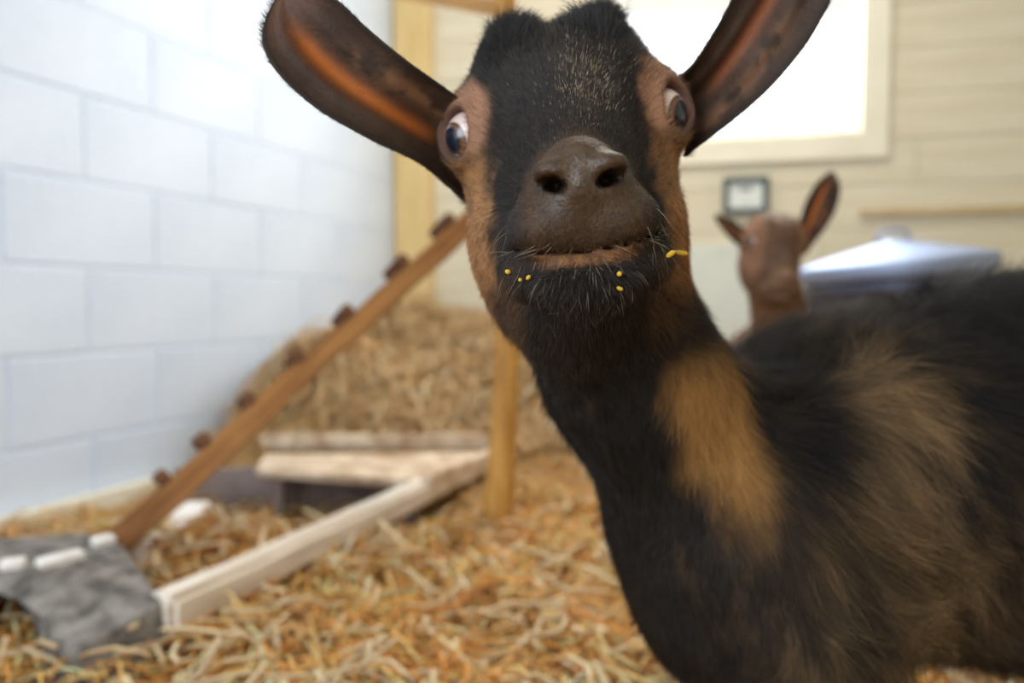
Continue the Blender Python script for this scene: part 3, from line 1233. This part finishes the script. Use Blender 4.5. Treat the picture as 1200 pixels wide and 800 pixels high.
def goat_body(root, H, prims, colf, wetf, lo, hi, fine, coarse):
    me = goat_mesh('body', H, prims, fine, coarse, lo, hi)
    co, no, _ = mesh_arrays(me)
    # dark inside of nostrils and mouth
    col = colf(co)
    q = to_head(co, np.array(H.inverted()))
    for s in (1, -1):
        for c, r in (((1.05 * s, -8.35, -4.32), (.55, .70, .28)),):
            col = mixc(col, (.012, .007, .006), np.clip(gauss(q, c, r) * 1.6, 0, 1))
    set_col(me, col)
    add_float(me, 'wet', wetf(co))
    o = link('body', me, M_skin)
    place(o, root)
    return o


b1o = goat_body(g1, H1, BODY1, color1, wet1, (-.08, .24, .0), (.92, .82, .74), .0016, .009)


def side_sign(xx, nv):
    return 1.0 if xx[0] * nv[0] < 0 else -1.0


# eyes
def eyeball(root, H, s, look, name='eye', iris_and_reflection=(.50, .66, .84)):
    c = EYE_C * np.array((s, 1, 1))
    nv = np.array(look) * np.array((s, 1, 1))
    nv = nv / np.linalg.norm(nv)
    up = np.array((0, 0, 1.0))
    xx = np.cross(up, nv)
    xx /= np.linalg.norm(xx)
    yy = np.cross(nv, xx)
    rows, seg = 40, 48
    V, C = [], []
    for i in range(rows + 1):
        th_ = math.pi * i / rows
        for k in range(seg):
            a = 2 * math.pi * k / seg
            # cornea bulge near the pole
            r = EYE_R * (1 + .05 * math.exp(-(th_ / .55) ** 4))
            V.append(c + r * (math.cos(th_) * nv + math.sin(th_) * (math.cos(a) * xx + math.sin(a) * yy)))
            px_, py_ = math.sin(th_) * math.cos(a), math.sin(th_) * math.sin(a)
            pup = (px_ / .50) ** 2 + (py_ / .50) ** 2
            if th_ > math.pi / 2:
                cc_ = (.72, .55, .50)
            elif pup < 1:
                cc_ = (.008, .014, .026)
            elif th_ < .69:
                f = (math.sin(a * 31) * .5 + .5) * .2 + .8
                lat = float(sstep(-.35, .45, -side_sign(xx, nv) * math.cos(a)))  # outer side takes the passed colour; default pale blue paints a corneal reflection
                cc_ = tuple((i_ * lat + b_ * (1 - lat)) * f for i_, b_ in zip(iris_and_reflection, (.16, .075, .03)))
            elif th_ < .77:
                cc_ = (.07, .03, .018)
            else:
                cc_ = (.80, .60, .52)
            C.append(cc_)
    F = [(i * seg + k, (i + 1) * seg + k, (i + 1) * seg + (k + 1) % seg, i * seg + (k + 1) % seg) for i in range(rows) for k in range(seg)]
    Hm = np.array(H)
    V = np.array(V) / 100 @ Hm[:3, :3].T + Hm[:3, 3]
    me = np_mesh(name, V, np.array(F), np.array(C), True)
    o = link(name, me, M_eye)
    place(o, root)
    return o


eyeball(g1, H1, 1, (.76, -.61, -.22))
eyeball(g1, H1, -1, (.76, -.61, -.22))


# ears
def catmull(P_, u):
    P_ = [np.array(p, float) for p in P_]
    n = len(P_) - 1
    t = min(u * n, n - 1e-6)
    i = int(t)
    f = t - i
    p0, p1, p2, p3 = P_[max(i - 1, 0)], P_[i], P_[i + 1], P_[min(i + 2, n)]
    return .5 * (2 * p1 + (p2 - p0) * f + (2 * p0 - 5 * p1 + 4 * p2 - p3) * f * f + (3 * p1 - p0 - 3 * p2 + p3) * f ** 3)


def ear_mesh(name, line, widths, cups, front, thick=.0018, nu=56, nv=26, twist=0.0, asym=0.0):
    """line: centre line points; widths: (upper half, lower half) per point in metres; front: direction the hollow faces"""
    top = np.zeros((nu + 1, nv + 1, 3))
    uv = np.zeros((nu + 1, nv + 1, 2))
    for i in range(nu + 1):
        u = i / nu
        c = catmull(line, u)
        d = catmull(line, min(u + .01, 1)) - catmull(line, max(u - .01, 0))
        d /= np.linalg.norm(d)
        f = np.array(front, float)
        f = f - d * (f @ d)
        f /= np.linalg.norm(f)
        s = np.cross(f, d)
        wu, wl_ = catmull(widths, u)
        cup = catmull([[k] for k in cups], u)[0]
        for j in range(nv + 1):
            v = 2 * j / nv - 1
            wd = wu if v > 0 else wl_
            ang = v * cup
            # arc of cupped section: edges curl towards front
            if cup > .05:
                lat = math.sin(ang) / cup
                dep = (1 - math.cos(ang)) / cup
            else:
                lat, dep = v, 0
            ridge = -.10 * math.exp(-((v - .15) / .22) ** 2) + .09 * math.exp(-((v - .45) / .13) ** 2) + .07 * math.exp(-((v + .35) / .12) ** 2)
            w0 = .5 * (wu + wl_)
            top[i, j] = c + s * lat * wd + f * (dep * w0 + ridge * w0 * min(1, 4 * (1 - u)))
            uv[i, j] = (u, v)
    # normals by differences, back surface offset
    du = np.gradient(top, axis=0)
    dv = np.gradient(top, axis=1)
    nn = np.cross(du, dv)
    nn /= np.maximum(np.linalg.norm(nn, axis=2), 1e-9)[..., None]
    if (nn.mean((0, 1)) @ np.array(front)) < 0:
        nn = -nn
    edge = np.sqrt(np.clip(1 - uv[..., 1] ** 6, 0, 1)) * np.sqrt(np.clip(1 - uv[..., 0] ** 30, 0, 1))
    th_ = (thick + .002 * (1 - uv[..., 0]) ** 2) * (.25 + .75 * edge)
    back = top - nn * th_[..., None]
    N = (nu + 1) * (nv + 1)
    V = np.concatenate([top.reshape(-1, 3), back.reshape(-1, 3)])
    idx = np.arange(N).reshape(nu + 1, nv + 1)
    q = np.stack([idx[:-1, :-1], idx[1:, :-1], idx[1:, 1:], idx[:-1, 1:]], -1).reshape(-1, 4)
    F = [q, q[:, ::-1] + N]
    bd = list(idx[0, :]) + list(idx[1:, -1]) + list(idx[-1, -2::-1]) + list(idx[-2:0:-1, 0])
    bd = np.array(bd)
    nx = np.roll(bd, -1)
    F.append(np.stack([bd, nx, nx + N, bd + N], -1))
    return V, np.concatenate(F), np.concatenate([uv.reshape(-1, 2)] * 2), N


def ear_color(uv, V, inner, orange, warm):
    u, v = uv[:, 0], uv[:, 1]
    n = fbm(V, 160, 51)
    brown = np.array((.075, .042, .026))
    col = np.repeat(brown[None], len(V), 0) * (.6 + .9 * n)[:, None]
    st = np.exp(-((v - .16 - .10 * (u - .5)) / .17) ** 2) * sstep(.12, .30, u) * sstep(.92, .70, u)
    st2 = np.exp(-((v + .38 + .5 * (.5 - u)) / .20) ** 2) * sstep(.05, .2, u) * sstep(.70, .45, u) * sstep(.38, .6, n)
    col2 = mixc(col, orange, np.clip(st, 0, 1))  # orange stripe: thin-furred skin with the backlit glow painted into its colour
    col2 = mixc(col2, warm, np.clip(st2 * .8, 0, 1))
    tip = sstep(.72, .95, u) * .7
    col2 = mixc(col2, (.22, .10, .06), tip)
    edge = sstep(.78, .95, np.abs(v))
    col2 = mixc(col2, (.05, .032, .022), edge)
    back = np.array((.030, .020, .015))
    return np.where(inner[:, None], col2, back)


def ear(root, line, widths, cups, front, name, seed, orange=(.60, .17, .03), warm=(.34, .16, .07), nh=14000, hl=.0045):
    V, F, uv, N = ear_mesh(name, line, widths, cups, front)
    inner = np.arange(len(V)) < N
    me = np_mesh(name, V, F, ear_color(uv, V, inner, orange, warm), True)
    bm = bmesh.new()
    bm.from_mesh(me)
    bmesh.ops.recalc_face_normals(bm, faces=bm.faces)
    bm.to_mesh(me)
    bm.free()
    o = link(name, me, M_earskin)
    place(o, root)
    if nh:
        fr = np.array(front)
        axis_ = np.array(line[-1]) - np.array(line[0])
        axis_ = axis_ / np.linalg.norm(axis_)
        p, nn, rng = sample(me, nh, lambda c, n_: np.where((n_ @ fr) > 0, .30, 1.0), seed)
        # colours by nearest grid vertex
        from mathutils.kdtree import KDTree
        kd = KDTree(len(V))
        for i, v in enumerate(V):
            kd.insert(v, i)
        kd.balance()
        ci = np.array([kd.find(q)[1] for q in p])
        cc_ = ear_color(uv, V, inner, orange, warm)[ci] * rng.uniform(.5, 1.4, (len(p), 1))
        isf = (nn @ fr) > 0
        L = hl * rng.uniform(.5, 1.3, len(p)) * np.where(isf, .7, 1.0)
        h = hair('ear_fur', p, nn, np.repeat(axis_[None], len(p), 0), L, np.full(len(p), .82), .00011, cc_, rng, None, M_fur, 4, .15)
        h['kind'] = 'stuff'
        place(h, o)
    return o


def W3(px, py, Y):
    return tuple(P(px, py, Y))


lineL = [W3(556, 192, .424), W3(512, 156, .403), W3(455, 118, .384), W3(400, 78, .377), W3(355, 30, .372), W3(333, -8, .372)]
widL = [(.0270, .0250), (.0235, .0225), (.0245, .0215), (.0255, .0225), (.0225, .0200), (.0040, .0040)]
ear(g1, lineL, widL, [1.35, 1.15, .85, .70, .6, .4], (-.10, -1, .10), 'ear', 71)
lineR = [W3(792, 142, .426), W3(834, 108, .406), W3(872, 62, .392), W3(905, 12, .390), W3(935, -45, .390), W3(950, -85, .392)]
widR = [(.0240, .0250), (.0205, .0210), (.0225, .0215), (.0235, .0235), (.0205, .0205), (.0040, .0040)]
ear(g1, lineR, [(b_, a_) for a_, b_ in widR], [1.35, 1.15, .85, .70, .6, .4], (.12, -1, .05), 'ear', 72, orange=(.42, .15, .07), warm=(.30, .14, .07))


# coat
def flow_head(q):
    """comb direction in head frame: from the nose backwards, outwards over the brow, down the cheeks"""
    d = np.zeros_like(q)
    x, y, z = q[:, 0], q[:, 1], q[:, 2]
    up = sstep(-5.5, -2.5, z)
    d[:, 0] = x * .16 + .0
    d[:, 1] = .6
    d[:, 2] = -1.0 + 1.75 * up
    return d / np.linalg.norm(d, axis=1)[:, None]


def coat(root, H, Hi, colf, me, n_head, n_body, seed, wdt, body_len=.030):
    Rm = np.array(H.to_3x3()) / H.to_scale()[0]

    def dens_h(c, n_):
        q = to_head(c, Hi)
        dd = sstep(-13.0, -11.5, q[:, 2]) * (q[:, 1] < 7)
        pad = gauss(q, (0, -8.8, -4.1), (1.55, 1.3, 1.25))
        dd = dd * np.where(pad > .30, .02, 1)
        for s in (1, -1):
            e = np.linalg.norm(q - (EYE_C + EYE_N * .6) * np.array((s, 1, 1)), axis=1)
            dd = dd * np.where(e < 1.45, 0, 1)
        nost = sum(gauss(q, (1.05 * s, -8.8, -4.35), (.7, .8, .45)) for s in (1, -1))
        return dd * np.where(nost > .25, 0, 1) * np.where(q[:, 1] < -4.5, 3.0, 1)
    p, nn, rng = sample(me, n_head, dens_h, seed)
    q = to_head(p, Hi)
    comb = flow_head(q) @ Rm.T
    L = np.full(len(p), .0052)
    muz = sstep(-4.5, -7, q[:, 1])
    L = L * (1 - .70 * muz * sstep(-7.8, -7.0, q[:, 2]))
    L = L * (1 + .6 * sstep(-8.4, -10, q[:, 2]))
    L = L * (1 + .6 * sstep(3.2, 5, q[:, 2]))
    L = L * rng.uniform(.6, 1.3, len(p))
    lay = .78 - .16 * muz - .15 * sstep(2.5, 5, q[:, 2]) - .2 * sstep(-7, -9, q[:, 2])
    cols = colf(p) * (rng.uniform(.45, 1.75, (len(p), 1)) ** (1 + 1.0 * muz[:, None]))
    glint = rng.random(len(p)) < .24  # random strands lightened to paint glints and sheen into the coat
    cols[glint] = cols[glint] * 1.4 + np.array((.05, .04, .03)) * rng.uniform(.3, 1.3, (glint.sum(), 1))
    if len(q) > 50000:
        fl_ = rng.random(len(p)) < .75 * gauss(q, (1.0, 0, 1.1), (1.35, 9, 1.7)) + .10 * gauss(q, (3.4, 0, 2.2), (.9, 9, .9))
        cols[fl_] = np.array((.58, .43, .27)) * rng.uniform(.35, 1.3, (fl_.sum(), 1))
        L[fl_] *= .7
    h = hair('head_fur', p, nn, comb, L, lay, wdt, cols, rng, None, M_fur, 5, .22)
    h['kind'] = 'stuff'
    place(h, root)

    def dens_b(c, n_):
        q = to_head(c, Hi)
        return (1 - sstep(-13.5, -11.5, q[:, 2]) * (q[:, 1] < 6.5)) * sstep(.14, .20, c[:, 2]) * sstep(.75, .45, c[:, 0]) * np.where(n_[:, 1] > .35, .25, 1) + .0
    p, nn, rng = sample(me, n_body, dens_b, seed + 1)
    isneck = sstep(.16, .12, p[:, 0] - .25 * (.45 - p[:, 2]))
    flow = np.stack([.8 - .8 * isneck, .15 + 0 * isneck, -.75 - .3 * isneck], -1)
    wv = np.stack([fbm(p, 22, 61) - .5, fbm(p, 22, 62) - .5, fbm(p, 22, 63) - .5], -1)
    wv2 = np.stack([fbm(p, 60, 64, 2) - .5, fbm(p, 60, 65, 2) - .5, fbm(p, 60, 66, 2) - .5], -1)
    flow = flow + wv * 2.4 + wv2 * 1.6 * (1 - isneck)[:, None]
    flow /= np.linalg.norm(flow, axis=1)[:, None]
    L = body_len * (1 - .55 * isneck) * rng.uniform(.5, 1.2, len(p))
    top = sstep(.2, .9, nn[:, 2])
    lay = .80 - .22 * top * (1 - isneck)
    cols = colf(p) * rng.uniform(.5, 1.6, (len(p), 1))
    h = hair('body_fur', p, nn, flow, L, lay, wdt * 1.6, cols, rng, None, M_fur, 6, .28, droop=.1)
    h['kind'] = 'stuff'
    place(h, root)


coat(g1, H1, H1i, color1, b1o.data, 110000, 120000, 81, .000085)

# two forelock tufts
def tuft(root, H, Hi, me, colf, specs, seed, wdt):
    Rm = np.array(H.to_3x3()) / H.to_scale()[0]
    P_, N_, D_, L_ = [], [], [], []
    for k, (c, r, n, ln, dr) in enumerate(specs):
        p, nn, rng = sample(me, n, lambda c_, n_: np.where(to_head(c_, Hi)[:, 1] < 7, gauss(to_head(c_, Hi), c, r), 0) + 1e-12, seed + k)
        q = to_head(p, Hi)
        d = np.repeat(np.array(dr, float)[None], n, 0)
        d[:, 0] += (q[:, 0] - c[0]) * .25 + rng.normal(0, .12, n)
        P_.append(p)
        N_.append(nn)
        D_.append(d @ Rm.T)
        L_.append(ln * rng.uniform(.3, 1.25, n) * (.55 + .9 * fbm(p, 260, 7, 2)) * np.exp(-((q[:, 0] - c[0]) / (r[0] * 1.15)) ** 2))
    p, nn, d, L = map(np.concatenate, (P_, N_, D_, L_))
    rng = np.random.default_rng(seed)
    d /= np.linalg.norm(d, axis=1)[:, None]
    cols = np.array((.018, .016, .015))[None] * rng.uniform(.4, 3.0, (len(p), 1))
    h = hair('forelock', p, nn, d, L, np.full(len(p), .55), wdt, cols, rng, None, M_fur, 6, .38)
    h['kind'] = 'stuff'
    place(h, root)


tuft(g1, H1, H1i, b1o.data, color1, [((-2.5, 1.9, 5.0), (1.35, 2.4, 1.6), 12000, .014, (-.10, -.25, 1)), ((1.9, 1.9, 5.0), (1.35, 2.4, 1.6), 12000, .015, (.22, -.25, 1))], 91, .0001)

# whiskers and beard hairs
p, nn, rng = sample(b1o.data, 230, lambda c, n_: gauss(to_head(c, H1i), (0, -7.6, -8.0), (2.6, 2.5, 1.2)) + .5 * gauss(to_head(c, H1i), (2.8, -6.5, -6.8), (1.2, 2, 1.2)) + .25 * gauss(to_head(c, H1i), (-2.8, -6.5, -6.8), (1.2, 2, 1.2)) + 1e-9, 97)
q = to_head(p, H1i)
d = np.stack([q[:, 0] * .25 + rng.normal(0, .15, len(p)), np.full(len(p), -.25), np.full(len(p), -.85)], -1)
d /= np.linalg.norm(d, axis=1)[:, None]
h = hair('whiskers', p, nn, d, rng.uniform(.003, .013, len(p)), np.full(len(p), .7), .00007, np.array((.44, .34, .24))[None] * rng.uniform(.25, 1.5, (len(p), 1)), rng, None, M_fur, 6, .12, droop=.1)
h['kind'] = 'stuff'
place(h, g1)

# ---------------------------------------------------------------- second goat, behind
H2 = head_frame(P(912, 288, 1.42), R(-3), R(4), R(-22), .92)
H2i = np.array(H2.inverted())
hb = H2.translation
BODY2 = [
    ('R', (hw(H2, 0, 5, -3), (hb.x + .09, hb.y + .20, .40), .040, .065), .04),
    ('E', ((hb.x + .15, hb.y + .27, .31), (.11, .14, .14)), .05),
    ('E', ((hb.x + .17, hb.y + .47, .32), (.13, .26, .14)), .05),
    ('R', ((hb.x + .06, hb.y + .22, .30), (hb.x + .06, hb.y + .22, .03), .04, .018), .03),
    ('R', ((hb.x + .18, hb.y + .22, .30), (hb.x + .18, hb.y + .22, .03), .04, .018), .03),
    ('R', ((hb.x + .09, hb.y + .62, .32), (hb.x + .09, hb.y + .66, .03), .06, .018), .03),
    ('R', ((hb.x + .22, hb.y + .62, .32), (hb.x + .22, hb.y + .66, .03), .06, .018), .03),
]


def color2(p, nrm=None):
    q = to_head(p, H2i)
    ax_ = np.abs(q[:, 0])
    n = fbm(p, 60, 7)
    col = np.repeat(np.array((.15, .08, .045))[None], len(p), 0) * (.7 + .6 * n)[:, None]
    col = mixc(col, (.30, .155, .085), sstep(2.6, 4.0, ax_) * sstep(-10, -4, q[:, 2]))
    col = mixc(col, (.24, .13, .07), gauss(q, (0, -7.5, -4.5), (2.5, 3, 2.6)))
    col = mixc(col, (.55, .45, .38), sstep(4.7, 5.8, q[:, 2] + (n - .5) * 2) * .8)
    body = sstep(-10, -12, q[:, 2])
    return mixc(col, (.20, .11, .06), body)


g2 = empty('goat', (hb.x + .08, hb.y + .4, 0))
tag(g2, 'small brown goat in the background peering over the first goat with one ear up', 'goat')
bpy.context.view_layer.update()
b2o = goat_body(g2, H2, BODY2, color2, lambda p: np.zeros(len(p)), (hb.x - .22, hb.y - .2, 0), (hb.x + .38, hb.y + .85, hb.z + .14), .0034, .016)
eyeball(g2, H2, 1, (.8, -.6, 0), iris_and_reflection=(.20, .12, .05))
eyeball(g2, H2, -1, (.8, -.6, 0), iris_and_reflection=(.20, .12, .05))
eL = [W3(888, 300, 1.47), W3(874, 284, 1.46), W3(860, 270, 1.45), W3(848, 260, 1.44), W3(838, 252, 1.44)]
ear(g2, eL, [(.014, .012), (.018, .014), (.020, .014), (.014, .010), (.003, .003)], [1.2, 1.0, .8, .7, .5], (-.3, -1, .3), 'ear', 73, orange=(.62, .26, .12), nh=2500, hl=.006)
eR = [W3(936, 296, 1.47), W3(942, 284, 1.47), W3(950, 264, 1.46), W3(961, 240, 1.45), W3(971, 216, 1.44), W3(975, 201, 1.44)]
ear(g2, eR, [(.014, .014), (.017, .017), (.026, .026), (.030, .030), (.022, .022), (.003, .003)], [1.0, 1.0, .6, .4, .3, .3], (.05, -1, .1), 'ear', 74, orange=(.85, .28, .07), warm=(.6, .22, .08), nh=2500, hl=.006)


def coat2():
    me = b2o.data
    Rm = np.array(H2.to_3x3()) / H2.to_scale()[0]
    p, nn, rng = sample(me, 26000, lambda c, n_: np.where(c[:, 2] > .3, 1.0, .0) * np.where(np.minimum(*[np.linalg.norm(to_head(c, H2i) - (EYE_C + EYE_N * .6) * np.array((s, 1, 1)), axis=1) for s in (1, -1)]) < 1.4, 0, 1), 83)
    q = to_head(p, H2i)
    comb = flow_head(q) @ Rm.T
    h = hair('coat', p, nn, comb, rng.uniform(.004, .010, len(p)), np.full(len(p), .55), .0004, color2(p) * rng.uniform(.4, 1.5, (len(p), 1)), rng, None, M_fur, 4, .25)
    h['kind'] = 'stuff'
    place(h, g2)


coat2()

# ---------------------------------------------------------------- feed crumbs on the goat's lips
dg = bpy.context.evaluated_depsgraph_get()
bvh = BVHTree.FromObject(b1o, dg)
imw = b1o.matrix_world.inverted()


def hit(px, py):
    d = (P(px, py, 1) - Vector((0, 0, CAMZ))).normalized()
    loc, nrm_, i, dist = bvh.ray_cast(imw @ Vector((0, 0, CAMZ)), (imw.to_3x3() @ d).normalized())
    if loc is None:
        return P(px, py, .31), Vector((0, -1, 0))
    return b1o.matrix_world @ loc, (b1o.matrix_world.to_3x3() @ nrm_).normalized()


def crumb(px, py, sx, sy, sz, ang, lab, name='feed_crumb', seed=0, out=.0012):
    loc, nv = hit(px, py)
    bm = bmesh.new()
    bmesh.ops.create_icosphere(bm, subdivisions=2, radius=1)
    co_ = np.array([v.co[:] for v in bm.verts])
    f = .75 + .5 * fbm(co_ + seed * 7.3, 1.7, seed)
    for v, k in zip(bm.verts, f):
        v.co = Vector((v.co.x * sx * k, v.co.y * sy * k, v.co.z * sz * k))
    me_ = bpy.data.meshes.new(name)
    bm.to_mesh(me_)
    bm.free()
    o = link(name, me_, M_feed)
    o.location = loc + nv * out
    o.rotation_euler = (0, ang, 0)
    tag(o, lab, 'feed')
    return o


crumb(789, 295, .0036, .0014, .0013, R(8), 'largest yellow straw flake stuck at the right corner of the mouth', 'feed_flake', 1, .004)
crumb(776, 298, .0022, .0011, .0012, R(-35), 'second yellow flake just left of the largest at the mouth corner', 'feed_flake', 2, .004)
crumb(601, 317, .0012, .0009, .0010, 0, 'leftmost yellow feed crumb on the black lip', seed=3, out=.003)
crumb(614, 325, .0008, .0007, .0008, 0, 'tiny yellow crumb right of the leftmost crumb on the lip', seed=4, out=.003)
crumb(625, 325, .0012, .0008, .0009, R(-40), 'slanted yellow crumb, third from the left on the lower lip', seed=5, out=.003)
crumb(722, 322, .0010, .0008, .0011, 0, 'yellow crumb at the centre right of the chin', seed=6, out=.003)
crumb(722, 333, .0013, .0008, .0008, R(20), 'dull yellow crumb just below the centre right chin crumb', seed=7, out=.003)
